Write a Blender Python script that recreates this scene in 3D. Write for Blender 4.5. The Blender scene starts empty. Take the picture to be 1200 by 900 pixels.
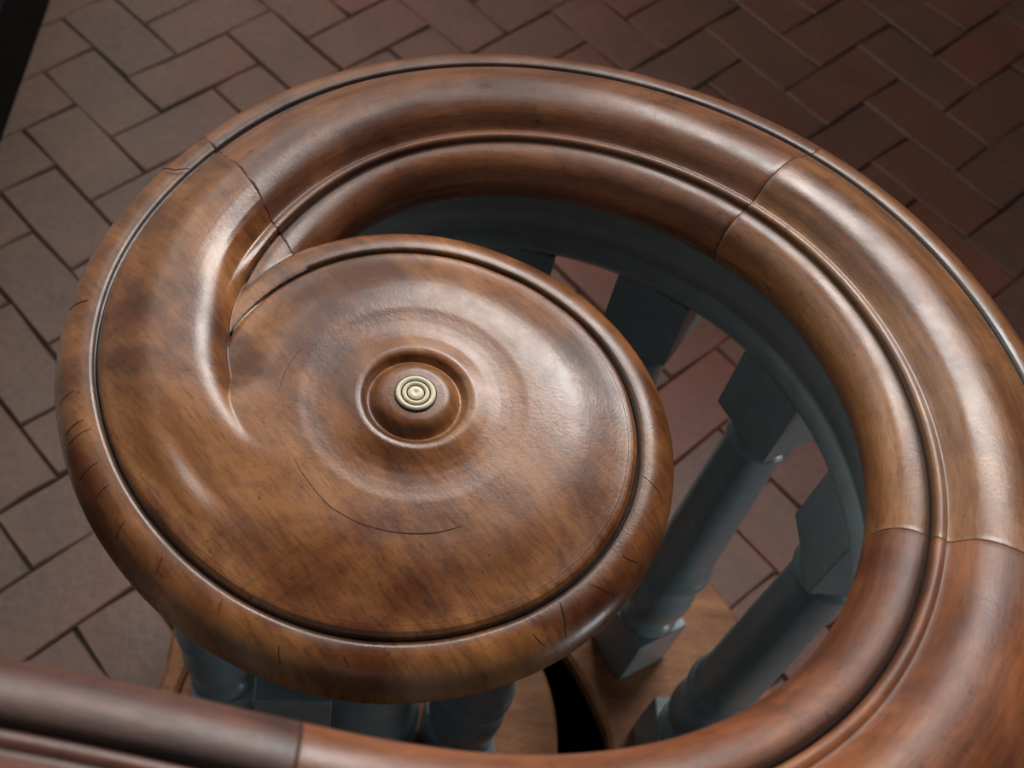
import bpy, bmesh, math, random
import numpy as np
from mathutils import Matrix, Vector

C = bpy.context.scene.collection
S = bpy.context.scene
PI = math.pi
random.seed(7)

# ------------------------------------------------------------------ camera
# world origin: on the brick floor, straight below the centre of the scroll; metres
OX, OY, CH = 0.0325, 0.4804, 1.75          # camera stands at (-OX, -OY, CH)
cam_d = bpy.data.cameras.new('camera'); cam = bpy.data.objects.new('camera', cam_d); C.objects.link(cam)
X = Vector((0.98951, -0.00001, 0.14446)); Yc = Vector((0.0802, -0.83172, -0.54936)); Zc = Vector((0.12015, 0.55519, -0.82300))
cam_d.sensor_width = 36.0; cam_d.lens = 36.0 * 1333.0 / 1200.0
Zc.normalize(); X = (X - Zc * X.dot(Zc)).normalized(); Yd = Zc.cross(X)   # right, down, forward
M = Matrix(((X.x, -Yd.x, -Zc.x, -OX), (X.y, -Yd.y, -Zc.y, -OY), (X.z, -Yd.z, -Zc.z, CH), (0, 0, 0, 1)))
cam.matrix_world = M
cam_d.clip_start = 0.02
cam_d.dof.use_dof = True
cam_d.dof.focus_distance = 0.90
cam_d.dof.aperture_fstop = 7.0
S.camera = cam

# ------------------------------------------------------------------ world, lights, exposure
w = bpy.data.worlds.new('stairwell_air'); S.world = w; w.use_nodes = True
w.node_tree.nodes['Background'].inputs[0].default_value = (0.80, 0.90, 1.0, 1)
w.node_tree.nodes['Background'].inputs[1].default_value = 0.05

def area(name, loc, target, sx, sy, power, col):
    l = bpy.data.lights.new(name, 'AREA'); l.shape = 'RECTANGLE'; l.size = sx; l.size_y = sy
    l.energy = power; l.color = col
    o = bpy.data.objects.new(name, l); C.objects.link(o); o.location = loc
    o.rotation_euler = (Vector(target) - Vector(loc)).to_track_quat('-Z', 'Y').to_euler()
    return o
area('tall_window_light', (1.15, 2.7, 3.6), (0.1, 0.0, 1.3), 2.2, 1.7, 175, (1.0, 0.975, 0.95))
area('side_fill_light', (-0.78, 1.15, 2.35), (0.6, 0.2, 0.6), 1.5, 1.0, 7, (1.0, 0.98, 0.96))  # weak fill added from the left; no window known there
area('low_window_light', (2.4, -1.2, 0.45), (0.2, 0.0, 0.2), 0.6, 0.5, 10, (0.95, 0.98, 1.0))

S.view_settings.view_transform = 'Standard'
S.view_settings.look = 'None'
S.view_settings.exposure = 0.12
S.view_settings.gamma = 1.0
S.view_settings.use_curve_mapping = False

# ------------------------------------------------------------------ materials
def nodes(name):
    m = bpy.data.materials.new(name); m.use_nodes = True
    nt = m.node_tree; return m, nt, nt.nodes['Principled BSDF']
def N(nt, kind, **kw):
    n = nt.nodes.new(kind)
    for k, v in kw.items():
        if k.startswith('i_'):
            key = k[2:]
            n.inputs[int(key) if key.isdigit() else key].default_value = v
        else: setattr(n, k, v)
    return n
def ramp(nt, stops):
    r = nt.nodes.new('ShaderNodeValToRGB'); e = r.color_ramp.elements
    while len(e) < len(stops): e.new(0.5)
    for el, (p, c) in zip(e, stops):
        el.position = p; el.color = (c[0], c[1], c[2], 1) if not isinstance(c, (int, float)) else (c, c, c, 1)
    return r
def mix(nt, kind, fac, a, b):
    m = nt.nodes.new('ShaderNodeMix'); m.data_type = 'RGBA'; m.blend_type = kind
    def put(s, v):
        if isinstance(v, (int, float)): s.default_value = v
        elif isinstance(v, tuple): s.default_value = (v[0], v[1], v[2], 1)
        else: nt.links.new(v, s)
    put(m.inputs[0], fac); put(m.inputs[6], a); put(m.inputs[7], b)
    return m.outputs[2]

def wood(name, pale, mid, dark, use_uv=True, stain=0.5, rough=0.29, seed=0.0, cracks=0.5, spec=0.5):
    """polished old handrail wood; grain runs along U (metres along the rail)"""
    m, nt, b = nodes(name); L = nt.links.new
    tc = N(nt, 'ShaderNodeTexCoord'); src = tc.outputs['UV' if use_uv else 'Object']
    obj = tc.outputs['Object']
    def mapped(s, scale, rot=(0, 0, 0 if use_uv else PI / 2)):
        mp = N(nt, 'ShaderNodeMapping'); mp.inputs['Scale'].default_value = scale
        mp.inputs['Location'].default_value = (seed, seed * 1.7, seed * 0.3); mp.inputs['Rotation'].default_value = rot
        L(s, mp.inputs[0]); return mp.outputs[0]
    fine = N(nt, 'ShaderNodeTexNoise', i_Scale=1.0, i_Detail=6.0, i_Roughness=0.65); L(mapped(src, (60, 620, 200)), fine.inputs['Vector'])
    band = N(nt, 'ShaderNodeTexNoise', i_Scale=1.0, i_Detail=4.0, i_Roughness=0.6, i_Distortion=0.6); L(mapped(src, (5, 45, 30)), band.inputs['Vector'])
    blot = N(nt, 'ShaderNodeTexNoise', i_Scale=9.0, i_Detail=5.0, i_Roughness=0.62, i_Distortion=0.8); L(mapped(obj, (1, 1, 1)), blot.inputs['Vector'])
    spots = N(nt, 'ShaderNodeTexVoronoi', i_Scale=26.0); L(mapped(obj, (1, 1, 1)), spots.inputs['Vector'])
    r1 = ramp(nt, [(0.28, dark), (0.50, mid), (0.72, pale)]); L(band.outputs[0], r1.inputs[0])
    r2 = ramp(nt, [(0.38, 0.42), (0.52, 1.0)]); L(fine.outputs[0], r2.inputs[0])
    col = mix(nt, 'MULTIPLY', 0.55, r1.outputs[0], r2.outputs[0])
    r3 = ramp(nt, [(0.36, (min(1, dark[0] * 1.8), dark[1] * 1.8, dark[2] * 1.8)), (0.46, (0.55, 0.50, 0.48)), (0.56, (1, 1, 1))]); L(blot.outputs[0], r3.inputs[0])
    col = mix(nt, 'MULTIPLY', stain, col, r3.outputs[0])
    r4 = ramp(nt, [(0.035, 0.12), (0.075, 1.0)]); L(spots.outputs['Distance'], r4.inputs[0])
    col = mix(nt, 'MULTIPLY', 0.8, col, r4.outputs[0])
    sp2 = N(nt, 'ShaderNodeTexVoronoi', i_Scale=85.0); L(mapped(obj, (1, 1, 1)), sp2.inputs['Vector'])
    r6 = ramp(nt, [(0.05, 0.25), (0.13, 1.0)]); L(sp2.outputs['Distance'], r6.inputs[0]); col = mix(nt, 'MULTIPLY', 0.6, col, r6.outputs[0])
    # short cross-grain cracks
    cr = N(nt, 'ShaderNodeTexNoise', i_Scale=1.0, i_Detail=2.0, i_Roughness=0.5, i_Distortion=0.4); L(mapped(src, (160, 22, 30)), cr.inputs['Vector'])
    r5 = ramp(nt, [(0.655, 1.0), (0.70, 0.25)]); L(cr.outputs[0], r5.inputs[0])
    col = mix(nt, 'MULTIPLY', cracks, col, r5.outputs[0])
    at = N(nt, 'ShaderNodeAttribute', attribute_name='dirt_shade')  # groove dirt, plus shade painted under the side rolls
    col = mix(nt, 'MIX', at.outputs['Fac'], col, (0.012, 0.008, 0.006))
    L(col, b.inputs['Base Color'])
    # polish varies with wear
    pol = N(nt, 'ShaderNodeTexNoise', i_Scale=16.0, i_Detail=6.0, i_Roughness=0.7); L(mapped(obj, (1, 1, 1)), pol.inputs['Vector'])
    rr = N(nt, 'ShaderNodeMapRange'); rr.inputs[1].default_value = 0.3; rr.inputs[2].default_value = 0.7
    rr.inputs[3].default_value = rough - 0.07; rr.inputs[4].default_value = rough + 0.14
    L(pol.outputs[0], rr.inputs[0]); L(rr.outputs[0], b.inputs['Roughness'])
    b.inputs['Specular IOR Level'].default_value = spec
    bu = N(nt, 'ShaderNodeBump', i_Strength=0.10, i_Distance=0.0004)
    b2 = N(nt, 'ShaderNodeBump', i_Strength=0.05, i_Distance=0.004)
    wav = N(nt, 'ShaderNodeTexNoise', i_Scale=38.0, i_Detail=3.0); L(mapped(obj, (1, 1, 1)), wav.inputs['Vector'])
    L(wav.outputs[0], b2.inputs['Height']); L(fine.outputs[0], bu.inputs['Height'])
    pit = N(nt, 'ShaderNodeBump', i_Strength=0.12, i_Distance=0.0008)
    pn = N(nt, 'ShaderNodeTexNoise', i_Scale=420.0, i_Detail=2.0); L(obj, pn.inputs['Vector']); L(pn.outputs[0], pit.inputs['Height'])
    L(b2.outputs[0], bu.inputs['Normal']); L(bu.outputs[0], pit.inputs['Normal']); L(pit.outputs[0], b.inputs['Normal'])
    return m

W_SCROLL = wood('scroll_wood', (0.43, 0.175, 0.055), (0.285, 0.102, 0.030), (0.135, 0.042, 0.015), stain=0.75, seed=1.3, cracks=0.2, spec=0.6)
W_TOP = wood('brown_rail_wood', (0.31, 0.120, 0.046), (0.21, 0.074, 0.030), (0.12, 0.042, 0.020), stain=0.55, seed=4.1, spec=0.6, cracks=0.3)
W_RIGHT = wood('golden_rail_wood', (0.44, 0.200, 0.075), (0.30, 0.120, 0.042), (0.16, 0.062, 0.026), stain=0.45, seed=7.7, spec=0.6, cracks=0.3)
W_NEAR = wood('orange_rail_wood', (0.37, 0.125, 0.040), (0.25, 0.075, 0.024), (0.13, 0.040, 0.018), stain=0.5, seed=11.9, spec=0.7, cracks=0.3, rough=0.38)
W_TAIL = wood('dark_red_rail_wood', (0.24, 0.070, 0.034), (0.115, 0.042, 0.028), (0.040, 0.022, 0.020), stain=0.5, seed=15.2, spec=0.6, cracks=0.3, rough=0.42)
W_TREAD = wood('tread_wood', (0.50, 0.230, 0.105), (0.38, 0.160, 0.070), (0.26, 0.105, 0.048), use_uv=False, stain=0.25, rough=0.5, seed=3.3, cracks=0.1, spec=0.3)

def plain(name, col, rough, bump=0.0, scale=60, var=0.15, spec=0.5):
    m, nt, b = nodes(name); L = nt.links.new
    tc = N(nt, 'ShaderNodeTexCoord')
    n = N(nt, 'ShaderNodeTexNoise', i_Scale=scale, i_Detail=5.0, i_Roughness=0.6); L(tc.outputs['Object'], n.inputs['Vector'])
    r = ramp(nt, [(0.3, tuple(c * (1 - var) for c in col)), (0.7, tuple(c * (1 + var) for c in col))]); L(n.outputs[0], r.inputs[0])
    L(r.outputs[0], b.inputs['Base Color']); b.inputs['Roughness'].default_value = rough
    b.inputs['Specular IOR Level'].default_value = spec
    if bump:
        bu = N(nt, 'ShaderNodeBump', i_Strength=bump, i_Distance=0.002); L(n.outputs[0], bu.inputs['Height']); L(bu.outputs[0], b.inputs['Normal'])
    return m
M_PAINT = plain('grey_blue_paint', (0.235, 0.290, 0.310), 0.28, 0.35, 45, 0.12)
M_IVORY = plain('ivory', (0.90, 0.79, 0.58), 0.35, 0.05, 300, 0.08)
M_IVLINE = plain('engraved_line', (0.045, 0.030, 0.018), 0.6)
M_CRACK = plain('crack_black', (0.010, 0.007, 0.006), 0.8)
M_CAVE = plain('slot_shade_black', (0.006, 0.006, 0.006), 0.85, spec=0.15)  # near-black stands in for the deep shade inside the step
M_SKIRT = plain('black_skirting_paint', (0.006, 0.006, 0.006), 0.7, spec=0.1)
M_WALL = plain('limewash', (0.72, 0.73, 0.68), 0.9, 0.3, 8, 0.06)
M_MORTAR = plain('dark_mortar', (0.034, 0.028, 0.024), 0.95, 0.6, 90, 0.35, spec=0.2)
M_RISER = plain('riser_paint', (0.075, 0.10, 0.115), 0.45, 0.2, 40, 0.1)

def brick_mat():
    m, nt, b = nodes('brick_clay'); L = nt.links.new
    tc = N(nt, 'ShaderNodeTexCoord'); oi = N(nt, 'ShaderNodeObjectInfo')
    at = N(nt, 'ShaderNodeAttribute', attribute_name='rnd')
    add = N(nt, 'ShaderNodeMath', operation='ADD'); L(oi.outputs['Random'], add.inputs[0]); L(at.outputs['Fac'], add.inputs[1])
    fr = N(nt, 'ShaderNodeMath', operation='FRACT'); L(add.outputs[0], fr.inputs[0])
    geo = N(nt, 'ShaderNodeNewGeometry')
    n1 = N(nt, 'ShaderNodeTexNoise', i_Scale=7.0, i_Detail=4.0, i_Roughness=0.6); L(geo.outputs['Position'], n1.inputs['Vector'])
    n2 = N(nt, 'ShaderNodeTexNoise', i_Scale=60.0, i_Detail=6.0, i_Roughness=0.7); L(geo.outputs['Position'], n2.inputs['Vector'])
    r = ramp(nt, [(0.0, (0.240, 0.092, 0.062)), (0.30, (0.200, 0.090, 0.065)), (0.55, (0.262, 0.088, 0.056)), (0.78, (0.190, 0.098, 0.074)), (1.0, (0.228, 0.088, 0.062))]); L(fr.outputs[0], r.inputs[0])
    r1 = ramp(nt, [(0.35, (0.86, 0.88, 0.88)), (0.65, (1.15, 1.0, 0.95))]); L(n1.outputs[0], r1.inputs[0])
    r2 = ramp(nt, [(0.3, 0.50), (0.6, 0.80)]); L(n2.outputs[0], r2.inputs[0])
    sx = N(nt, 'ShaderNodeSeparateXYZ'); L(geo.outputs['Position'], sx.inputs[0])
    n3 = N(nt, 'ShaderNodeTexNoise', i_Scale=3.0, i_Detail=3.0); L(geo.outputs['Position'], n3.inputs['Vector'])
    du = N(nt, 'ShaderNodeMath', operation='MULTIPLY_ADD'); L(n3.outputs[0], du.inputs[0]); du.inputs[1].default_value = -0.5; L(sx.outputs[0], du.inputs[2])
    dr = N(nt, 'ShaderNodeMapRange'); dr.inputs[1].default_value = -0.35; dr.inputs[2].default_value = -0.85; dr.inputs[3].default_value = 0.0; dr.inputs[4].default_value = 0.75; L(du.outputs[0], dr.inputs[0])
    painted_sheen = mix(nt, 'MIX', dr.outputs[0], r.outputs[0], (0.200, 0.150, 0.120))  # greyer to the left: reflected sheen painted into the clay colour
    c = mix(nt, 'MULTIPLY', 0.9, painted_sheen, r1.outputs[0]); c = mix(nt, 'MULTIPLY', 0.8, c, r2.outputs[0])
    L(c, b.inputs['Base Color']); b.inputs['Roughness'].default_value = 0.42; b.inputs['Specular IOR Level'].default_value = 0.5
    bu = N(nt, 'ShaderNodeBump', i_Strength=0.35, i_Distance=0.003); L(n2.outputs[0], bu.inputs['Height']); L(bu.outputs[0], b.inputs['Normal'])
    return m
M_BRICK = brick_mat()

# ------------------------------------------------------------------ object helpers
def thing(name, label, cat, loc=(0, 0, 0), rotz=0.0, group=None):
    o = bpy.data.objects.new(name, None); C.objects.link(o); o.location = loc; o.rotation_euler = (0, 0, rotz)
    o.empty_display_size = 0.05
    o['label'] = label; o['category'] = cat
    if group: o['group'] = group
    return o
def link(name, me, mats, parent=None, label=None):
    for m in (mats if isinstance(mats, (list, tuple)) else [mats]): me.materials.append(m)
    o = bpy.data.objects.new(name, me); C.objects.link(o)
    if parent is not None: o.parent = parent
    if label: o['label'] = label
    return o
def mesh(name, verts, faces, smooth=True, uv=None, dirt_shade=None):
    me = bpy.data.meshes.new(name)
    v = np.asarray(verts, dtype=np.float64); me.from_pydata([tuple(x) for x in v.tolist()], [], faces)
    if smooth: me.polygons.foreach_set('use_smooth', [True] * len(me.polygons))
    if uv is not None:
        lay = me.uv_layers.new(name='UVMap'); li = np.empty(len(me.loops), dtype=np.int32)
        me.loops.foreach_get('vertex_index', li); lay.data.foreach_set('uv', np.asarray(uv, dtype=np.float32)[li].ravel())
    if dirt_shade is not None:
        a = me.attributes.new('dirt_shade', 'FLOAT', 'POINT'); a.data.foreach_set('value', np.asarray(dirt_shade, dtype=np.float32))
    me.update(); return me
def boxbm(bm, x0, x1, y0, y1, z0, z1, bev=0.0):
    r = bmesh.ops.create_cube(bm, size=1.0); vs = r['verts']
    for v in vs:
        v.co = Vector(((x0 + x1) / 2 + v.co.x * (x1 - x0), (y0 + y1) / 2 + v.co.y * (y1 - y0), (z0 + z1) / 2 + v.co.z * (z1 - z0)))
    if bev:
        es = list({e for v in vs for e in v.link_edges})
        bmesh.ops.bevel(bm, geom=es, offset=bev, segments=2, affect='EDGES', profile=0.6)
def bm2me(bm, name, smooth=False):
    bmesh.ops.recalc_face_normals(bm, faces=bm.faces[:])
    me = bpy.data.meshes.new(name); bm.to_mesh(me); bm.free()
    if smooth: me.polygons.foreach_set('use_smooth', [True] * len(me.polygons))
    return me
def lathe(prof, n=40, name='lathe'):
    bm = bmesh.new(); rings = []
    for r, z in prof:
        if r < 1e-6: rings.append([bm.verts.new((0, 0, z))])
        else: rings.append([bm.verts.new((r * math.cos(2 * PI * k / n), r * math.sin(2 * PI * k / n), z)) for k in range(n)])
    for a, b in zip(rings, rings[1:]):
        for k in range(n):
            j = (k + 1) % n
            if len(a) == 1 and len(b) == 1: continue
            if len(a) == 1: bm.faces.new((a[0], b[j], b[k]))
            elif len(b) == 1: bm.faces.new((a[k], a[j], b[0]))
            else: bm.faces.new((a[k], a[j], b[j], b[k]))
    return bm

# ------------------------------------------------------------------ handrail path (3-D spiral that rises)
CP = np.array([[-0.1157, 0.3856, -0.7601], [-0.1544, 0.4612, -0.7595], [-0.1707, 0.5346, -0.7597], [-0.1646, 0.6057, -0.7611], [-0.1385, 0.6743, -0.7631],
 [-0.0976, 0.7369, -0.7635], [-0.0428, 0.7868, -0.7610], [0.0255, 0.8169, -0.7542], [0.1062, 0.8227, -0.7413], [0.1946, 0.8032, -0.7251], [0.2834, 0.7594, -0.7096],
 [0.363, 0.695, -0.6966], [0.4215, 0.6104, -0.6871], [0.453, 0.5106, -0.6765], [0.4527, 0.4044, -0.6601], [0.4198, 0.2994, -0.6364], [0.359, 0.204, -0.6063],
 [0.2739, 0.1273, -0.5735], [0.1658, 0.0782, -0.5422], [0.0381, 0.0626, -0.5146], [-0.1068, 0.0874, -0.4911]])
CP = CP - np.array([OX, OY, -CH])
first = 2 * CP[0] - CP[1]
ext = [CP[-1]]
dirx = np.array([-0.142, 0.018, 0.020])
for k, dz in enumerate((0.022, 0.028, 0.045, 0.065, 0.078, 0.085, 0.088)):
    dirx = np.array([-0.145, 0.012 * (0.6 ** k), dz]); ext.append(ext[-1] + dirx)
CPX = np.vstack([first, CP, np.array(ext[1:])])
def bspl(t):
    """t in control-point units (0 = first traced point)"""
    t = np.atleast_1d(np.asarray(t, float)); i = np.clip(np.floor(t).astype(int), 0, len(CPX) - 4); u = (t - i)[:, None]
    return ((1 - u) ** 3 * CPX[i] + (3 * u ** 3 - 6 * u * u + 4) * CPX[i + 1] + (-3 * u ** 3 + 3 * u * u + 3 * u + 1) * CPX[i + 2] + u ** 3 * CPX[i + 3]) / 6
def frames(t):
    P = bspl(t); T = bspl(np.asarray(t) + 1e-3) - bspl(np.asarray(t) - 1e-3); T /= np.linalg.norm(T, axis=1)[:, None]
    So = np.cross(np.array([0, 0, 1.0]), T)          # winds clockwise, so outward is on the left hand
    So /= np.linalg.norm(So, axis=1)[:, None]
    U = np.cross(T, So); U *= np.sign(U[:, 2:])
    return P, T, So, U
IDX = 8.0                                             # traced indices were counted in eighths of a control point
W = 0.1027; WH = W / 2; RU, RD, RHO = 0.0066, 0.0251, 0.0273

# half profile of the raised crown: distance a inwards from the groove -> height
A_K = np.array([0, .0008, .0018, .0032, .0060, .0082, .0094, .0110, .0135, .0175, .0220, .0270, .0330, .0400, .0460, WH])
A_H = np.array([-.0035, -.0030, .0030, .0050, .0054, .0051, .0043, .0047, .0066, .0106, .0150, .0181, .0203, .0215, .0219, .0220])
def crown(a, top=0.0220):
    h = np.interp(a, A_K, A_H)
    if np.ndim(top) or top != 0.0220:
        base = 0.0135; h = np.where(h > base, base + (h - base) * (np.asarray(top) - base) / (0.0220 - base), h)
    return h
def roll_z(x):
    """top of the side roll at distance x outside the groove"""
    q = RHO ** 2 - (x - RU) ** 2
    return np.where(q > 0, -RD + np.sqrt(np.maximum(q, 0)), -9.0)

V_A = np.array([0, .0009, .0020, .0040, .0065, .0105, .0160, .0220, .0280, .0340, .0400, .0460, WH])
V_H = np.array([-.0038, -.0038, .0006, .0042, .0058, .0072, .0096, .0128, .0164, .0194, .0210, .0217, .0219])
_va = np.linspace(0, WH, 400); _vh = np.interp(_va, V_A, V_H); _vk = np.hanning(81); _vk /= _vk.sum()
_vs = np.convolve(np.r_[[_vh[0]] * 40, _vh, [_vh[-1]] * 40], _vk, 'valid'); _vw = np.clip((_va - .0035) / .003, 0, 1); _vh = _vh * (1 - _vw) + _vs * _vw
def section():
    """closed cross-section, list of (offset, height, dirt); starts at bottom middle, runs outwards over the top to the inside"""
    pts = [(0.0, -0.0520, 0), (0.044, -0.0520, 0)]
    a0 = math.asin(-1.0) ; a1 = PI - math.acos(RU / RHO) if False else PI / 2 + math.asin(RU / RHO)
    for k in range(19):
        a = -PI / 2 + (a1 + PI / 2) * k / 18
        pts.append((WH + RU + RHO * math.cos(a), -RD + RHO * math.sin(a), 0.62 * min(1, max(0, (math.radians(8) - a) / math.radians(45))) if k < 17 else 0.5 * (k - 16)))  # underside of the roll coloured darker to stand in for shade
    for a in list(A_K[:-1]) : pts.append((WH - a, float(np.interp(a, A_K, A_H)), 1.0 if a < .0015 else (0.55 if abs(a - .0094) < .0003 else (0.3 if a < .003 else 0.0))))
    pts.append((0.0, 0.0220, 0.0))
    half = pts
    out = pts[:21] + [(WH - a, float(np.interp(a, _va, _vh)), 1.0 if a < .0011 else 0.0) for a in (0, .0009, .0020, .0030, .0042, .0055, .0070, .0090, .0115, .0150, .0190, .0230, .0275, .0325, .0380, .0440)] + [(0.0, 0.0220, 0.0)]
    for p in reversed(half[1:-1]): out.append((-p[0], p[1], p[2]))
    return out
SEC = section()

def sweep(name, sec, t0, t1, step, mat, parent, label=None, zoff=0.0, caps=True, vertical=False, smooth=True, shrink=0.0):
    n = max(2, int(round((t1 - t0) / step)) + 1); ts = np.linspace(t0, t1, n)
    if shrink: ts = np.r_[t0, t0 + .006, ts[1:-1], t1 - .006, t1]; n = len(ts)
    P, T, So, U = frames(ts)
    if vertical: U = np.tile(np.array([0, 0, 1.0]), (n, 1))
    arc = np.r_[0, np.cumsum(np.linalg.norm(np.diff(P, axis=0), axis=1))] + t0 * 0.1
    s = np.array([[a, b] for a, b, c in sec]); k = len(s)
    per = np.r_[0, np.cumsum(np.linalg.norm(np.diff(s, axis=0), axis=1))]
    V = P[:, None, :] + So[:, None, :] * s[None, :, :1] + U[:, None, :] * (s[None, :, 1:] + zoff)
    if shrink:                                      # eased arris at the two ends
        for e in (0, -1):
            cen = P[e] + U[e] * (-0.02)
            V[e] = cen + (V[e] - cen) * (1 - shrink)
    uv = np.stack([np.repeat(arc[:, None], k, 1), np.repeat(per[None], n, 0)], -1).reshape(-1, 2)
    dirt_shade = np.tile(np.array([c for a, b, c in sec]), (n, 1))
    if shrink: dirt_shade[0] = .75; dirt_shade[-1] = .75
    V = V.reshape(-1, 3); F = []
    for i in range(n - 1):
        for j in range(k):
            q = (j + 1) % k; F.append((i * k + j, (i + 1) * k + j, (i + 1) * k + q, i * k + q))
    if caps: F.append(tuple(range(k))); F.append(tuple((n - 1) * k + j for j in reversed(range(k))))
    me = mesh(name, V, F, smooth, uv, dirt_shade.reshape(-1))
    bm = bmesh.new(); bm.from_mesh(me); bmesh.ops.recalc_face_normals(bm, faces=bm.faces[:]); bm.to_mesh(me); bm.free()
    return link(name, me, mat, parent, label)

handrail = thing('handrail', 'polished brown wooden handrail curling inwards to a big flat scroll with an ivory button', 'handrail', (0, 0, 0.80))
def under(o, root):                                   # parent keeping world place
    o.parent = root; o.matrix_parent_inverse = Matrix.Translation(-Vector(root.location)); return o

JA, JB, JC, JD = 36.6 / IDX, 86.0 / IDX, 119.0 / IDX, 155.6 / IDX
G = 0.0012
seg1 = sweep('rail_segment', SEC, JA - 1.2, JB - G, 0.055, W_TOP, None, 'brown length of rail behind the scroll', shrink=0.005)
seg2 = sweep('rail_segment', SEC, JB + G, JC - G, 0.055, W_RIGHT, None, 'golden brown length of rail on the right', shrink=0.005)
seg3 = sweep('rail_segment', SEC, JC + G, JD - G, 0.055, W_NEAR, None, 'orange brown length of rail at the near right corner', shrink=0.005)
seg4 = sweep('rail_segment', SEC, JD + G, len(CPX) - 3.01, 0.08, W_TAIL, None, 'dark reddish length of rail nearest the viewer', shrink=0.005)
def clip_start(o, t, gap=.0001):
    a = math.radians(-t); d = Vector((math.cos(a), math.sin(a), 0)); nrm = Vector((d.y, -d.x, 0))   # towards growing t
    bm = bmesh.new(); bm.from_mesh(o.data)
    bmesh.ops.bisect_plane(bm, geom=bm.verts[:] + bm.edges[:] + bm.faces[:], dist=1e-6, plane_co=nrm * gap, plane_no=nrm, clear_inner=True)
    es = [e for e in bm.edges if e.is_boundary]; bmesh.ops.holes_fill(bm, edges=es); bm.to_mesh(o.data); bm.free()
PA = frames([JA])[0][0] + frames([JA])[2][0] * WH
T1 = math.degrees(math.atan2(-PA[1], PA[0])) % 360
clip_start(seg1, T1)
for s_ in (seg1, seg2, seg3, seg4): under(s_, handrail)

# ------------------------------------------------------------------ the scroll (one carved piece): polar height grid
ZE = CH - 0.76
G_T = [-125, -90, -65, -46, -29, -13, 1.5, 24, 45, 72, 87, 102, 118, 133, 147, 157, 167, 175]
G_R = [.1605, .1607, .1618, .1665, .1728, .1782, .1815, .1853, .1870, .1880, .1905, .1942, .1985, .2042, .2118, .2195, .2282, .2365]
tt = np.linspace(0.6, 40 / IDX, 160); Pp, Tp, Sp, Up = frames(tt); Og = Pp + Sp * WH
og_t = np.degrees(np.unwrap(np.arctan2(-Og[:, 1], Og[:, 0]))); og_t = np.where(og_t < 0, og_t + 360, og_t); og_r = np.hypot(Og[:, 0], Og[:, 1]); og_z = Og[:, 2]
sel = og_t > 183
gt = np.r_[G_T, og_t[sel]]; gr = np.r_[G_R, og_r[sel]]; gz = np.r_[[ZE] * len(G_T), og_z[sel]]
T0, T1 = -124.0, float(np.degrees(0) + 0)
PA = frames([JA])[0][0] + frames([JA])[2][0] * WH
T1 = math.degrees(math.atan2(-PA[1], PA[0])) % 360
T0 = T1 - 360
gt[0] = min(gt[0], T0 - 1)
fine = np.arange(T0, T1 + 0.01, 0.5); fr_ = np.interp(fine, gt, gr)
ker = np.hanning(25); ker /= ker.sum(); pad = np.r_[[fr_[0]] * 12, fr_, fr_[-1] + (fr_[-1] - fr_[-2]) * np.arange(1, 13)]
fr_ = np.convolve(pad, ker, 'valid')
def Gr(t): return np.interp(t, fine, fr_)
def Gz(t): return np.interp(t, gt, gz)
def sst(x, a, b):
    u = np.clip((x - a) / (b - a), 0, 1); return u * u * (3 - 2 * u)
def Er(t):                                             # outer groove of the round eye itself
    return Gr(t) + (0.1605 - Gr(t)) * sst(t, 166, 186)
E_K = np.array([0, .016, .0235, .0270, .0298, .0320, .0340, .0358, .0374, .0392, .0425, .0470, .0530, .0595, .0670, .0750, .0830, .0900, .1250])
E_H = np.array([.0238, .0238, .0235, .0224, .0205, .0175, .0145, .0134, .0140, .0178, .0198, .0202, .0188, .0172, .0163, .0161, .0163, .0167, .0168])
F_U = np.array([0, .15, .28, .40, .50, .60, .70, .80, .90, 1.0, 1.1]); F_V = np.array([0, .02, .06, .12, .21, .35, .52, .70, .87, 1.0, 1.0])
EA_K = np.array([0, .0008, .0018, .0032, .0060, .0082, .0094, .0105, .0170, .0230, .0290, .0350, .0410, .0470, .0530, .0600])
EA_H_OLD = np.array([-.0035, -.0030, .0030, .0050, .0054, .0051, .0043, .0046, .0058, .0083, .0113, .0140, .0159, .0171, .0176, .0178])
EA_H = np.interp(EA_K, [0, .0009, .0020, .0040, .0065, .0105], [-.0038, -.0038, .0006, .0040, .0052, .0058])
def vcrown(a, top, blend):
    h = np.interp(a, _va, _vh); h = np.where(h > .0076, .0076 + (h - .0076) * (np.asarray(top) - .0076) / (.0220 - .0076), h)
    return h + (crown(a, .0220) - h) * blend
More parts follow.
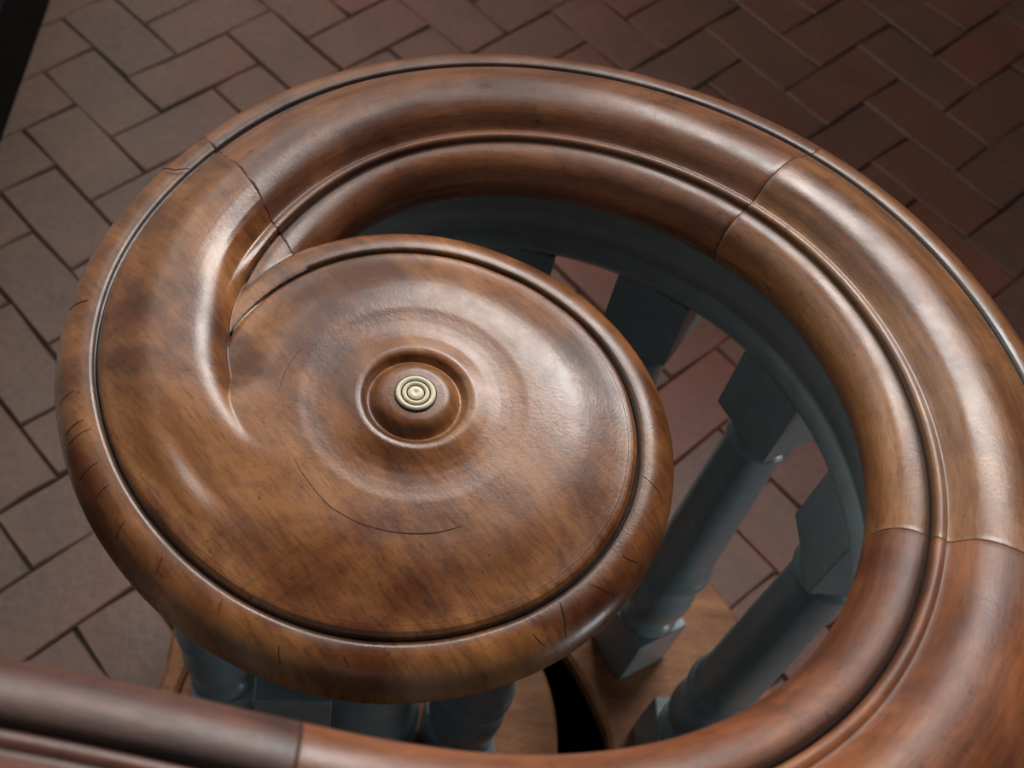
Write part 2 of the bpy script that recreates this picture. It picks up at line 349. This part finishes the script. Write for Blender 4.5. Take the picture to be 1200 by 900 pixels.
# smooth the inner profile
_fu = np.linspace(0, 1.1, 221); _fv = np.interp(_fu, F_U, F_V); _fk = np.hanning(23); _fk /= _fk.sum(); _fv = np.convolve(np.r_[[0] * 11, _fv, [1.0] * 11], _fk, 'valid')
_r = np.linspace(0, .125, 900); _h = np.interp(_r, E_K, E_H); _k = np.hanning(31); _k /= _k.sum()
_h = np.convolve(np.r_[[_h[0]] * 15, _h, [_h[-1]] * 15], _k, 'valid')
ta = np.arange(T0, T1 + 0.001, 0.5); ta[-1] = T1
G_poly_t = np.arange(100, T1 + 25, 0.5)
_over = np.interp(G_poly_t, np.r_[fine, og_t[og_t > T1]], np.r_[fr_, og_r[og_t > T1]])
gp = np.stack([_over * np.cos(np.radians(-G_poly_t)), _over * np.sin(np.radians(-G_poly_t))], 1)
def height(r, t):
    """scroll surface height above its groove line; r,t arrays of one shape"""
    r = np.asarray(r, float); t = np.asarray(t, float)
    E = Er(t); a = E - r
    u_ = (r - .088) / (E - .0105 - .088); out_ = .0168 - (.0168 - .0058) * np.interp(np.clip(u_, 0, 1.1), _fu, _fv)
    he = np.where(a < .0105, np.interp(np.clip(a, 0, .0105), EA_K, EA_H), np.interp(r, _r, _h) - .0168 + out_)
    he = np.where(a < 0, roll_z(-a), he)
    he = np.where((t > 164.5) & (r > Gr(t) - .014), -.05, he)
    # winding rail over the eye
    x = r * np.cos(np.radians(-t)); y = r * np.sin(np.radians(-t))
    flat = (t > 108) & (r > 0.06); d = np.full(r.shape, 1.0)
    idx = np.where(flat.ravel())[0]; xx = x.ravel()[idx]; yy = y.ravel()[idx]; dd = np.empty(len(idx))
    for c0 in range(0, len(idx), 20000):
        sl = slice(c0, c0 + 20000)
        dd[sl] = np.sqrt(((xx[sl, None] - gp[None, :, 0]) ** 2 + (yy[sl, None] - gp[None, :, 1]) ** 2).min(1))
    dr = d.ravel(); dr[idx] = dd; d = dr.reshape(r.shape)
    amp = sst(t, 118, 178); inner = np.clip(W - d, 0, None)
    hr = vcrown(np.clip(np.minimum(d, W - d), 0, WH), .0178 + (.0220 - .0178) * amp, sst(t, 200, 232) * (d > WH))
    hr = np.where((d > WH) & (d <= W), hr + (.0220 - hr) * .75 * np.clip(np.sin(PI * np.clip((d - WH) / WH, 0, 1)), 0, 1) * (1 - sst(t, 205, 232)), hr)
    hr = np.where(d > W, roll_z(d - W), hr) + (Gz(t) - ZE)
    hr = np.where(flat, hr, -9.0)
    k = .0035 + (.0005 - .0035) * sst(t, 150, 163)
    dl = hr - he; up = np.where(dl > 12 * k, dl, np.where(dl < -12 * k, 0.0, k * np.log1p(np.exp(np.clip(dl / k, -30, 30)))))
    return he + np.where((t > 108) & (r < Gr(t)), np.where(d > .024, sst(t, 126, 164) * (1 - sst(d, .024, .046)) + sst(t, 146, 178) * sst(d, .024, .046), sst(t, 126, 164)), np.where(t > 108, 1.0, 0.0)) * np.where(t > 108, up, 0.0), he, hr, d, a
def scroll_mesh():
    rin = np.r_[0.0005, np.linspace(0.004, 0.125, 108)]
    fr = np.r_[np.linspace(0, .90, 150)[1:], np.linspace(.90, .985, 22)[1:]]
    n = len(ta); Gt = Gr(ta)
    R = np.hstack([np.tile(rin, (n, 1)), .125 + (Gt[:, None] - .125) * fr[None]])
    # extra samples along the eye's own groove and along the crease of the winding rail
    offs = np.r_[-.0110, -.0085, -.0065, -.0050, -.0040, -.0032, -.0025, -.0020, -.0015, -.0010, -.0006, -.0002, .0002, .0008, .0016, .0026, .0040, .0060]
    E1 = Er(ta)[:, None]; sl_ = np.gradient(Gt, np.radians(ta)) / Gt; Cr = (Gt - W * np.sqrt(1 + sl_ ** 2))[:, None]
    spare = np.linspace(.02, .90, len(offs))[None] * (Gt[:, None] * .985 - .125) + .1252
    we = sst(ta, 168, 182)[:, None]; wc = sst(ta, 192, 208)[:, None]
    ex = spare + (E1 + offs[None] - spare) * we; ex2 = spare + .0004 + (Cr + offs[None] * .8 + .0016 - spare) * wc
    body = np.sort(np.hstack([R[:, len(rin):], np.clip(ex, .1252, None), np.clip(ex2, .1252, None)]), axis=1)
    body = np.minimum(body, Gt[:, None] - .0031 - 1e-5 * np.arange(body.shape[1], 0, -1)[None])
    R = np.hstack([R[:, :len(rin)], body])
    tailA = np.array([.0028, .0018, .0008, .0])        # close to the groove, exact
    R = np.hstack([R, np.maximum(Gt[:, None] - tailA[None], R[:, -1:] + 1e-4 * np.arange(1, 5)[None])])
    TT = np.repeat(ta[:, None], R.shape[1], 1)
    H, he, hr, d, a = height(R, TT)
    dirt_shade = np.zeros_like(R)
    dirt_shade[:, -2:] = 1.0; dirt_shade[:, -3:-2] = .6; dirt_shade[:, -4:-3] = .3
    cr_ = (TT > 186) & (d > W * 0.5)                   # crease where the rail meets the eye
    dirt_shade = np.maximum(dirt_shade, np.where(cr_, np.clip(1 - np.abs(he - hr) / .0012, 0, 1), 0))
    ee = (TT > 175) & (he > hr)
    dirt_shade = np.maximum(dirt_shade, np.where((a > -.001) & (a < .0015) & ((TT < 163) | ee), 1.0, 0))
    dirt_shade = np.maximum(dirt_shade, np.where((np.abs(d - W) < .0012) & (hr > he) & (TT > 190), 1.0, 0))
    dirt_shade = np.maximum(dirt_shade, np.clip(.35 * (1 - np.abs(R - .0400) / .0022), 0, .35))
    ang = np.linspace(PI / 2 + math.asin(RU / RHO) - .02, -PI / 2, 24)
    xr = RU + RHO * np.cos(ang); zr = -RD + RHO * np.sin(ang)
    zb = (Gz(ta) - ZE)[:, None]
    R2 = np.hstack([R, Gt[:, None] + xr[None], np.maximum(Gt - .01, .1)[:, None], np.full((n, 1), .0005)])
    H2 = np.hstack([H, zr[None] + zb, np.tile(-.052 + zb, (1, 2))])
    D2 = np.hstack([dirt_shade, np.tile(np.r_[.8, .3, (.55 * np.clip((math.radians(-8) - ang[2:]) / math.radians(50), 0, 1))], (n, 1)), np.zeros((n, 2))])  # scroll roll gets painted shade on its underside too
    m = R2.shape[1]; an = np.radians(-ta)
    V = np.stack([R2 * np.cos(an)[:, None], R2 * np.sin(an)[:, None], ZE + H2], -1).reshape(-1, 3)
    F = []
    for i in range(n - 1):
        b0 = i * m; b1 = b0 + m
        for j in range(m - 1): F.append((b0 + j, b0 + j + 1, b1 + j + 1, b1 + j))
    # grain: follows the winding on the rail, straight across the board on the eye
    wr = sst(TT[:, :1], 150, 200)
    # the grain of the turned board runs slantwise from near left to far right
    ca, sa = math.cos(math.radians(-48)), math.sin(math.radians(-48))
    ux = V[:, 0] * ca + V[:, 1] * sa; uy = -V[:, 0] * sa + V[:, 1] * ca
    uv = np.stack([ux, uy * 0.55], 1)
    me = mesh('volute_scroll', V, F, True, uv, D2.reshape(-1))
    bm = bmesh.new(); bm.from_mesh(me)
    bmesh.ops.remove_doubles(bm, verts=[v for v in bm.verts if math.hypot(v.co.x, v.co.y) < .1245], dist=2e-5)
    bmesh.ops.recalc_face_normals(bm, faces=bm.faces[:]); bm.to_mesh(me); bm.free()
    return me
scroll = under(link('volute_scroll', scroll_mesh(), W_SCROLL, None, 'warm brown carved scroll with a raised round boss'), handrail)

# ivory button let into the boss
def button():
    prof = []; z = ZE + .0266
    def bead(r0, r1, n=7):
        for k in range(n + 1):
            u = k / n; prof.append((r1 + (r0 - r1) * u, z - .0013 * (2 * u - 1) ** 2 - .0002))
    prof.append((.0158, z - .007)); bead(.0116, .0156); prof.append((.0114, z - .0023)); prof.append((.0108, z - .0023)); bead(.0072, .0106); prof.append((.0070, z - .0023)); prof.append((.0064, z - .0023)); bead(.0003, .0062)
    prof.append((0, z - .0015))
    bm = lathe(prof, 64)
    for f in bm.faces:
        rr = [math.hypot(v.co.x, v.co.y) for v in f.verts]; zz = min(v.co.z for v in f.verts)
        f.material_index = 1 if zz < z - .0019 and max(rr) < .0125 else 0
    return bm2me(bm, 'inlay_button', True)
under(link('inlay_button', button(), [M_IVORY, M_IVLINE], None, 'cream ivory disc with two engraved rings'), handrail)
def ringdisc(r0, r1, z, name, mat):
    bm = lathe([(r0, z), (r0, z + .0008), (r1, z + .0008), (r1, z)], 64); return link(name, bm2me(bm, name, False), mat)
under(ringdisc(.0156, .0163, ZE + .0242, 'button_seam', M_CRACK), handrail)

# cracks and joints on the scroll: fine dark splits lying in the surface
def split(path, wd, name='crack'):
    """path: list of (r, t) on the scroll; a sliver with pointed ends"""
    pts = []
    P2 = []
    for (r0, t0), (r1, t1) in zip(path, path[1:]):
        for k in range(6): P2.append((r0 + (r1 - r0) * k / 6, t0 + (t1 - t0) * k / 6))
    P2.append(path[-1]); r = np.array([p[0] for p in P2]); t = np.array([p[1] for p in P2])
    g = Gr(t); over = r > g
    H = height(r, t)[0]
    xo = r - g; H = np.where(over, -RD + np.sqrt(np.maximum(RHO ** 2 - (xo - RU) ** 2, 0)), H)
    n = len(r); x = r * np.cos(np.radians(-t)); y = r * np.sin(np.radians(-t)); z = ZE + H
    P = np.stack([x, y, z], 1); T = np.gradient(P, axis=0); T /= np.linalg.norm(T, axis=1)[:, None] + 1e-9
    S2 = np.cross(T, np.array([0, 0, 1.0])); S2 /= np.linalg.norm(S2, axis=1)[:, None] + 1e-9
    Un = np.cross(S2, T); V = []; F = []
    for i in range(n):
        wv = wd * (0.35 + 0.65 * math.sin(PI * (i + .5) / n)) * (0.8 + 0.4 * random.random())
        for k in range(5):
            a = 2 * PI * k / 5
            V.append(P[i] + S2[i] * wv * math.cos(a) + Un[i] * (.00035 * math.sin(a)))
    for i in range(n - 1):
        for k in range(5): F.append((i * 5 + k, i * 5 + (k + 1) % 5, i * 5 + 5 + (k + 1) % 5, i * 5 + 5 + k))
    o = link(name, mesh(name, V, F), M_CRACK); under(o, handrail); return o
split([(.0985, -157), (.1020, -170), (.1045, -186), (.1055, -200), (.1052, -215)], .00022, 'ring_joint')
split([(.1052, 145), (.1085, 132), (.1130, 120), (.1150, 107), (.1150, 95)], .00030, 'ring_joint')
split([(.1150, 101), (.1152, 90), (.1150, 80), (.1135, 70)], .00060, 'ring_joint')
split([(.192, 54), (.203, 55), (.214, 56.5)], .0007)
split([(.187, 14), (.200, 16), (.208, 18)], .0004)
split([(.213, 43), (.200, 45), (.194, 46)], .0003)
for off, t_, ln, wd in [(.020, 172, .014, .0004), (.018, 170, .018, .0003), (.022, 178, .010, .0004), (.020, 163, .016, .0003), (.018, 158, .012, .0003), (.020, 150, .010, .0003), (.022, 112, .010, .0004), (.016, 100, .006, .0003), (.020, 62, .010, .0003), (.018, 35, .012, .0003), (.020, 196, .014, .0003), (.015, 140, .008, .0004), (.012, 126, .010, .0003)]:
    g_ = float(Gr(t_)); split([(g_ + off + ln / 2 if off + ln / 2 < .030 else g_ + .030, t_ - 1.0), (g_ + off, t_), (g_ + off - ln / 2, t_ + .6)], wd)
# rim joint of the scroll, upper left
split([(float(Gr(225)) + .024, 225), (float(Gr(226)) + .010, 226), (float(Gr(228)) + .001, 228)], .0006)

# ------------------------------------------------------------------ painted under-rail below the handrail
def subsec(hw_in, hw_out):
    half = [(.046, -.0525), (.046, -.120), (.0415, -.123), (.0405, -.128), (.0425, -.131), (.0465, -.134), (.0485, -.140), (.0485, -.147), (.0460, -.153), (.0410, -.157), (.0405, -.160)]
    return [(a, b, 0) for a, b in half] + [(-a, b, 0) for a, b in reversed(half)]
sub = thing('under_rail', 'grey blue painted moulding running in a curve right below the wooden handrail', 'moulding', (0, 0, 0.80))
SUBSEC = subsec(1, 1)
o = sweep('band', SUBSEC, 1.2, len(CPX) - 3.02, 0.10, M_PAINT, None); under(o, sub)
def drum():
    ts = np.arange(-128, 232, 3.0); g = Er(np.clip(ts, T0, T1)) - .006
    prof = [(-.0525, 0), (-.12, 0), (-.123, -.0045), (-.128, -.0055), (-.131, -.0035), (-.134, .0005), (-.140, .0025), (-.147, .0025), (-.153, 0), (-.157, -.005), (-.160, -.0055)]
    bm = bmesh.new(); rings = []
    for z, off in prof:
        rings.append([bm.verts.new(((r + off) * math.cos(math.radians(-t)), (r + off) * math.sin(math.radians(-t)), ZE + z)) for r, t in zip(g, ts)])
    n = len(ts)
    for a, b in zip(rings, rings[1:]):
        for k in range(n): bm.faces.new((a[k], a[(k + 1) % n], b[(k + 1) % n], b[k]))
    bm.faces.new(rings[0]); bm.faces.new(list(reversed(rings[-1])))
    return bm2me(bm, 'scroll_base', True)
under(link('scroll_base', drum(), M_PAINT), sub)

# ------------------------------------------------------------------ balusters
TZ = 0.15
def block_me(h, name):
    bm = bmesh.new(); boxbm(bm, -.041, .041, -.041, .041, 0, h, .0022); return bm2me(bm, name)
def shaft_prof(L):
    """turned part between the blocks, z from 0 to L"""
    K = 1.25
    p = [(.030, -.002), (.0395, .000), (.0408, .006), (.0400, .013), (.0345, .016), (.0315, .020), (.0325, .026), (.0385, .034), (.0425, .048), (.0438, .062), (.0425, .080), (.0375, .096), (.0315, .106), (.0290, .112),
         (.0340, .115), (.0415, .119), (.0445, .126), (.0445, .134), (.0410, .140), (.0385, .143), (.0408, .147), (.0400, .152), (.0382, .158)]
    p = [(r, z * K if z > 0 else z) for r, z in p]
    s0 = .205; s1 = L - .040
    for k in range(9):
        u = k / 8; p.append((.0380 - .0058 * u ** 1.2, s0 + (s1 - s0) * u))
    p += [(.0322, L - .038), (.0355, L - .036), (.0370, L - .032), (.0355, L - .028), (.0325, L - .026), (.0325, L - .016), (.0360, L - .010), (.0395, L - .005), (.0395, L + .001), (.030, L + .002)]
    return p
BB = .130; TB = .100
blk_b = block_me(BB, 'base_block'); blk_t = {}
def baluster(i, tpar, label, group='grey blue painted balusters'):
    P, T, So, U = frames([tpar]); P, T, So = P[0], T[0], So[0]
    z0 = TZ + step_z(P)
    top = P[2] - .161; L = top - TB - z0 - BB
    t = thing('baluster', label, 'baluster', (P[0], P[1], z0), math.atan2(T[1], T[0]), group)
    a = link('base_block', blk_b.copy(), M_PAINT, t)
    me = bm2me(lathe(shaft_prof(L), 40), 'shaft', True)
    b = link('shaft', me, M_PAINT, t); b.location = (0, 0, BB)
    c = link('top_block', block_me(TB + .001, 'top_block'), M_PAINT, t); c.location = (0, 0, BB + L)
    return t
def step_z(P):
    """height above the first tread of whatever stands below the rail at P"""
    if P[1] > -.26 or P[0] > -.03: return 0.0
    return .15 * max(0, math.floor((-.03 - P[0]) / .30) + 1)
bal = [(13.0, 'grey blue baluster under the left rim of the scroll, its round foot showing'),
       (27.0, 'painted baluster hidden behind the scroll to the upper left'),
       (40.6, 'painted baluster tucked beneath the joint where the rail leaves the scroll'),
       (54.0, 'painted baluster behind the top edge of the scroll, only its block showing'),
       (67.4, 'painted baluster with dark square top block, first to the right behind the scroll'),
       (81.2, 'painted baluster with dark square top block, second to the right behind the scroll'),
       (94.6, 'grey blue baluster at right whose full shaft and square foot show beside the scroll'),
       (107.6, 'grey blue baluster at far right whose shaft slants under the rail'),
       (121.2, 'painted baluster under the near right bend of the rail'),
       (134.6, 'painted baluster under the near bend of the rail'),
       (148.0, 'painted baluster under the rail nearest the viewer'),
       ]
for i, (ti, lab) in enumerate(bal): baluster(i, ti / IDX, lab)
for k, ti in enumerate((165.0, 178.0, 191.0)):
    baluster(20 + k, ti / IDX, ['painted baluster on the stair below the dark end of the rail', 'painted baluster one tread up the stair below the dark rail', 'painted baluster highest up the stair below the dark rail'][k])

# newel in the middle and the two posts in front of it, beneath the scroll
newel = thing('newel_post', 'thick round grey blue newel post standing under the middle of the scroll', 'post', (-.016, -.002, TZ))
link('shaft', bm2me(lathe([(.03, 0), (.078, 0), (.080, .012), (.080, .030), (.068, .040), (.066, .055), (.076, .075), (.078, .10), (.070, .125), (.064, .14), (.062, .30), (.055, ZE - TZ - .23), (.055, ZE - TZ - .19), (.066, ZE - TZ - .18), (.066, ZE - TZ - .160)], 48), 'shaft', True), M_PAINT, newel)
def post(x, y, rz, label, sc=1.0, bs=1.0):
    top = ZE - .161; L = top - TB - TZ - BB
    t = thing('baluster', label, 'baluster', (x, y, TZ), rz, 'grey blue painted balusters')
    link('base_block', blk_b.copy(), M_PAINT, t)
    b = link('shaft', bm2me(lathe([(r * sc, z) for r, z in shaft_prof(L)], 40), 'shaft', True), M_PAINT, t); b.location = (0, 0, BB)
    c = link('top_block', block_me(TB + .001, 'top_block'), M_PAINT, t); c.location = (0, 0, BB + L); c.scale = (bs, bs, 1)
post(-.078, -.154, math.radians(2), 'grey blue baluster under the near left rim of the scroll, its square top block showing', 0.80, 0.76)
post(.114, -.030, math.radians(10), 'grey blue baluster under the near right rim of the scroll beside the rounded tread', 1.08)

# ------------------------------------------------------------------ curtail step and stair
step = thing('curtail_step', 'round-ended wooden bottom step under the balusters, with a dark curved slot', 'step', (0, 0, 0))
def poly_prism(outline, z0, z1, name, bev=0.006, hole=None):
    bm = bmesh.new(); vs = [bm.verts.new((x, y, z1)) for x, y in outline]; f = bm.faces.new(vs)
    r = bmesh.ops.extrude_face_region(bm, geom=[f]); nv = [e for e in r['geom'] if isinstance(e, bmesh.types.BMVert)]
    for v in nv: v.co.z = z0
    return bm2me(bm, name)
# board that carries the winding: a band between an inner and an outer curve
oa = [(180, .296), (195, .300), (225, .355), (255, .410), (285, .468), (310, .520), (333, .578), (345, .596), (360, .612), (385, .628), (410, .640), (440, .650), (446, .650)]
ia = [(180, .2705), (225, .2705), (285, .2705), (310, .272), (325, .290), (335, .308), (342, .316), (352, .330), (360, .343), (380, .350), (410, .32), (440, .285)]
angs = np.arange(180, 446.1, 3.8)
ro = np.interp(angs, *zip(*oa)); ri = np.interp(angs, *zip(*ia))
def band(z0, z1, name, grow=0.0, rin=None):
    bm = bmesh.new(); lay = []
    R_in = ri if rin is None else rin
    for z, g in ((z0, 0), (z1 - .006, 0), (z1, -.006)):
        lay.append([[bm.verts.new(((r + s * (g + grow)) * math.cos(math.radians(-a)), (r + s * (g + grow)) * math.sin(math.radians(-a)), z)) for r, a in zip(R, angs)] for R, s in ((ro, 1), (R_in, -1))])
    n = len(angs)
    for k in range(n - 1):
        for l0, l1 in zip(lay, lay[1:]):
            bm.faces.new((l0[0][k], l0[0][k + 1], l1[0][k + 1], l1[0][k])); bm.faces.new((l0[1][k + 1], l0[1][k], l1[1][k], l1[1][k + 1]))
        bm.faces.new((lay[2][0][k], lay[2][0][k + 1], lay[2][1][k + 1], lay[2][1][k])); bm.faces.new((lay[0][0][k + 1], lay[0][0][k], lay[0][1][k], lay[0][1][k + 1]))
    for k in (0, n - 1):
        for l0, l1 in zip(lay, lay[1:]): bm.faces.new((l0[0][k], l1[0][k], l1[1][k], l0[1][k]))
    return bm2me(bm, name)
link('tread', band(TZ - .032, TZ, 'tread'), W_TREAD, step, 'curved outer board of the tread')
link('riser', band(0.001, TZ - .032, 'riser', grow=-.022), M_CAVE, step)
dk = lathe([(.0, TZ), (.262, TZ), (.2665, TZ - .0025), (.268, TZ - .008), (.268, TZ - .026), (.262, TZ - .032), (.0, TZ - .032)], 96)
link('tread', bm2me(dk, 'tread'), W_TREAD, step, 'round inner board of the tread')
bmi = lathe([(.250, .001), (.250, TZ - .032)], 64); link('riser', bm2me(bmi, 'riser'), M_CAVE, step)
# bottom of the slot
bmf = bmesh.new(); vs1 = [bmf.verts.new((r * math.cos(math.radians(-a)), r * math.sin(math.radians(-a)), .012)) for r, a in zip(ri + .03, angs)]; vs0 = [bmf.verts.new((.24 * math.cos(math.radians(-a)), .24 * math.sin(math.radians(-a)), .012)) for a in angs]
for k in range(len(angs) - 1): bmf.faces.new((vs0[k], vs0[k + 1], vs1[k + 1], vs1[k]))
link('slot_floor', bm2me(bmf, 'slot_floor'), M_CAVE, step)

stair = thing('stair', 'wooden stair climbing to the left under the near end of the rail', 'stair', (0, 0, 0))
for k in range(5):
    x1 = -.03 - .30 * k; z1 = TZ + .15 * (k + 1)
    bm = bmesh.new(); boxbm(bm, x1 - .30 - .0, x1 + .03, -1.45, -.265 - .0, z1 - .032, z1, .006); link('tread', bm2me(bm, 'tread'), W_TREAD, stair)
    bm = bmesh.new(); boxbm(bm, x1 - .298, x1, -1.43, -.285, .002, z1 - .032); link('riser', bm2me(bm, 'riser'), M_RISER, stair)
bm = bmesh.new(); boxbm(bm, -.03, .42, -1.45, -.668, TZ - .032, TZ, .006); link('tread', bm2me(bm, 'tread'), W_TREAD, stair)
bm = bmesh.new(); boxbm(bm, -.03, .40, -1.43, -.675, .002, TZ - .032); link('riser', bm2me(bm, 'riser'), M_RISER, stair)

# ------------------------------------------------------------------ floor: herringbone bricks on mortar
fl = bmesh.new(); boxbm(fl, -2.6, 3.2, -1.6, 3.6, -.06, -.006)
floor = link('floor', bm2me(fl, 'floor'), M_MORTAR); floor['kind'] = 'structure'
SU = (14.3295, 8.7789, -0.7687, -0.5181, -0.2235, 0.0344)
SV = (-6.8676, 0.9426, 9.416, -0.0694, 0.2702, -0.4895)
def UVof(u, v):
    a, b = u / 10, v / 10; B = (1, a, b, a * b, a * a, b * b)
    return sum(p * q for p, q in zip(SU, B)), sum(p * q for p, q in zip(SV, B))
def inv(Ui, Vi):
    Uc = min(max(Ui, -3), 17); Vc = min(max(Vi, -9), 19)
    u, v = -14.6 + Uc * 1.1, 8.5 + Vc * 1.15
    for _ in range(14):
        f = UVof(u, v); h = 1e-3; fu = UVof(u + h, v); fv = UVof(u, v + h)
        a, b, c, d = (fu[0] - f[0]) / h, (fv[0] - f[0]) / h, (fu[1] - f[1]) / h, (fv[1] - f[1]) / h
        det = a * d - b * c; e0, e1 = Uc - f[0], Vc - f[1]
        u += (d * e0 - b * e1) / det; v += (a * e1 - c * e0) / det
    if (Uc, Vc) != (Ui, Vi):
        e0, e1 = Ui - Uc, Vi - Vc; u += (d * e0 - b * e1) / det; v += (a * e1 - c * e0) / det
    s = .0628 * CH; q = math.sqrt(.5)
    return ((u * q + v * q) * s - OX, (-u * q + v * q) * s - OY)
def brick_me(seed):
    rnd = random.Random(seed); bm = bmesh.new(); j = .5 - .016
    # unit brick: x spans two cells, y one cell, top at z = 0, worn arris
    xs = [-1 + .013, 1 - .013]; ys = [-.5 + .013, .5 - .013]
    def ring(ins, z, jit):
        out = []
        c = [(xs[0] + ins, ys[0] + ins), (0, ys[0] + ins), (xs[1] - ins, ys[0] + ins), (xs[1] - ins, 0), (xs[1] - ins, ys[1] - ins), (0, ys[1] - ins), (xs[0] + ins, ys[1] - ins), (xs[0] + ins, 0)]
        for i, (x, y) in enumerate(c): out.append(bm.verts.new((x + J[i][0] * jit, y + J[i][1] * jit, z + J[i][2] * .0008)))
        return out
    J = [(rnd.uniform(-1, 1), rnd.uniform(-1, 1), rnd.uniform(-1, 1)) for _ in range(8)]
    r0 = ring(0, -.024, .022); r1 = ring(0, -.0035, .022); r2 = ring(.026, 0, .022)
    for a, b in ((r0, r1), (r1, r2)):
        for k in range(8): bm.faces.new((a[k], a[(k + 1) % 8], b[(k + 1) % 8], b[k]))
    bm.faces.new(r2)
    me = bm2me(bm, 'brick'); me.materials.append(M_BRICK); return me
VAR = [brick_me(s) for s in range(10)]
cells = []
for y in range(-16, 27):
    for x in range(-13, 27):
        k = (x + y + 2) % 4
        if k == 0: cells.append((x, y, x + 2, y + 1, 0))
        elif k == 2: cells.append((x, y, x + 1, y + 2, 1))
def in_frame(px, py, pz):
    d = Vector((px, py, pz)) - Vector((-OX, -OY, CH)); zc = d.dot(Zc)
    if zc < .05: return None
    return 600 + 1333 * d.dot(X) / zc, 450 + 1333 * d.dot(Yd) / zc
rows = []
for (x0, y0, x1, y1, ori) in cells:
    p = [inv(x0, y0), inv(x1, y0), inv(x1, y1), inv(x0, y1)]
    cx = sum(a[0] for a in p) / 4; cy = sum(a[1] for a in p) / 4
    if not (-2.4 < cx < 3.0 and -1.4 < cy < 3.4): continue
    if cx < -.92 and cy > .05: continue
    s = in_frame(cx, cy, 0); vis = s is not None and -110 < s[0] < 1310 and -90 < s[1] < 990
    ex = Vector((p[1][0] + p[2][0] - p[0][0] - p[3][0], p[1][1] + p[2][1] - p[0][1] - p[3][1])) / 2
    ey = Vector((p[3][0] + p[2][0] - p[0][0] - p[1][0], p[3][1] + p[2][1] - p[0][1] - p[1][1])) / 2
    if ori == 0: ang = math.atan2(ex.y, ex.x); sx, sy = ex.length / 2, ey.length
    else: ang = math.atan2(ey.y, ey.x); sx, sy = ey.length / 2, ex.length
    rows.append((0 if vis else 1, abs(cx) + abs(cy - .3), cx, cy, ang, sx, sy))
rows.sort()
rest_v, rest_f, rest_r = [], [], []
for i, (nv, dist, cx, cy, ang, sx, sy) in enumerate(rows):
    rnd = random.Random(i * 13 + 5); z = rnd.uniform(-.0012, .0012); me = VAR[rnd.randrange(10)]
    if i < 298 and not nv:
        o = bpy.data.objects.new('brick', me); C.objects.link(o); o.parent = floor
        o.location = (cx, cy, z); o.rotation_euler = (rnd.uniform(-.004, .004), rnd.uniform(-.004, .004), ang + rnd.uniform(-.014, .014)); o.scale = (sx, sy, 1)
    else:
        b0 = len(rest_v); c_, s_ = math.cos(ang), math.sin(ang); q = rnd.random()
        for v in me.vertices: rest_v.append((cx + (v.co.x * sx) * c_ - (v.co.y * sy) * s_, cy + (v.co.x * sx) * s_ + (v.co.y * sy) * c_, v.co.z + z)); rest_r.append(q)
        for f in me.polygons: rest_f.append(tuple(b0 + j for j in f.vertices))
me = bpy.data.meshes.new('brick_paving'); me.from_pydata(rest_v, [], rest_f); a = me.attributes.new('rnd', 'FLOAT', 'POINT'); a.data.foreach_set('value', rest_r)
o = link('brick_paving', me, M_BRICK, floor); o['kind'] = 'stuff'

# unseen slab added to shade the far floor, and the wall that carries it
bm = bmesh.new(); boxbm(bm, .38, 3.2, 1.68, 3.5, 2.22, 2.38); cl = link('shade_slab', bm2me(bm, 'shade_slab'), M_WALL); cl['kind'] = 'structure'
bm = bmesh.new(); boxbm(bm, -1.0, 3.2, 3.5, 3.6, -.006, 4.9); wb = link('wall_back', bm2me(bm, 'wall_back'), M_WALL); wb['kind'] = 'structure'
# ------------------------------------------------------------------ wall with black skirting at upper left
bm = bmesh.new(); boxbm(bm, -1.0, -.8275, .10, 3.5, -.006, 2.9); wl = link('wall_left', bm2me(bm, 'wall_left'), M_WALL); wl['kind'] = 'structure'
bm = bmesh.new(); boxbm(bm, -.8275, -.8075, .10, 3.5, .0, .187, .002); bl = link('baseboard_left', bm2me(bm, 'baseboard_left'), M_SKIRT); bl['kind'] = 'structure'
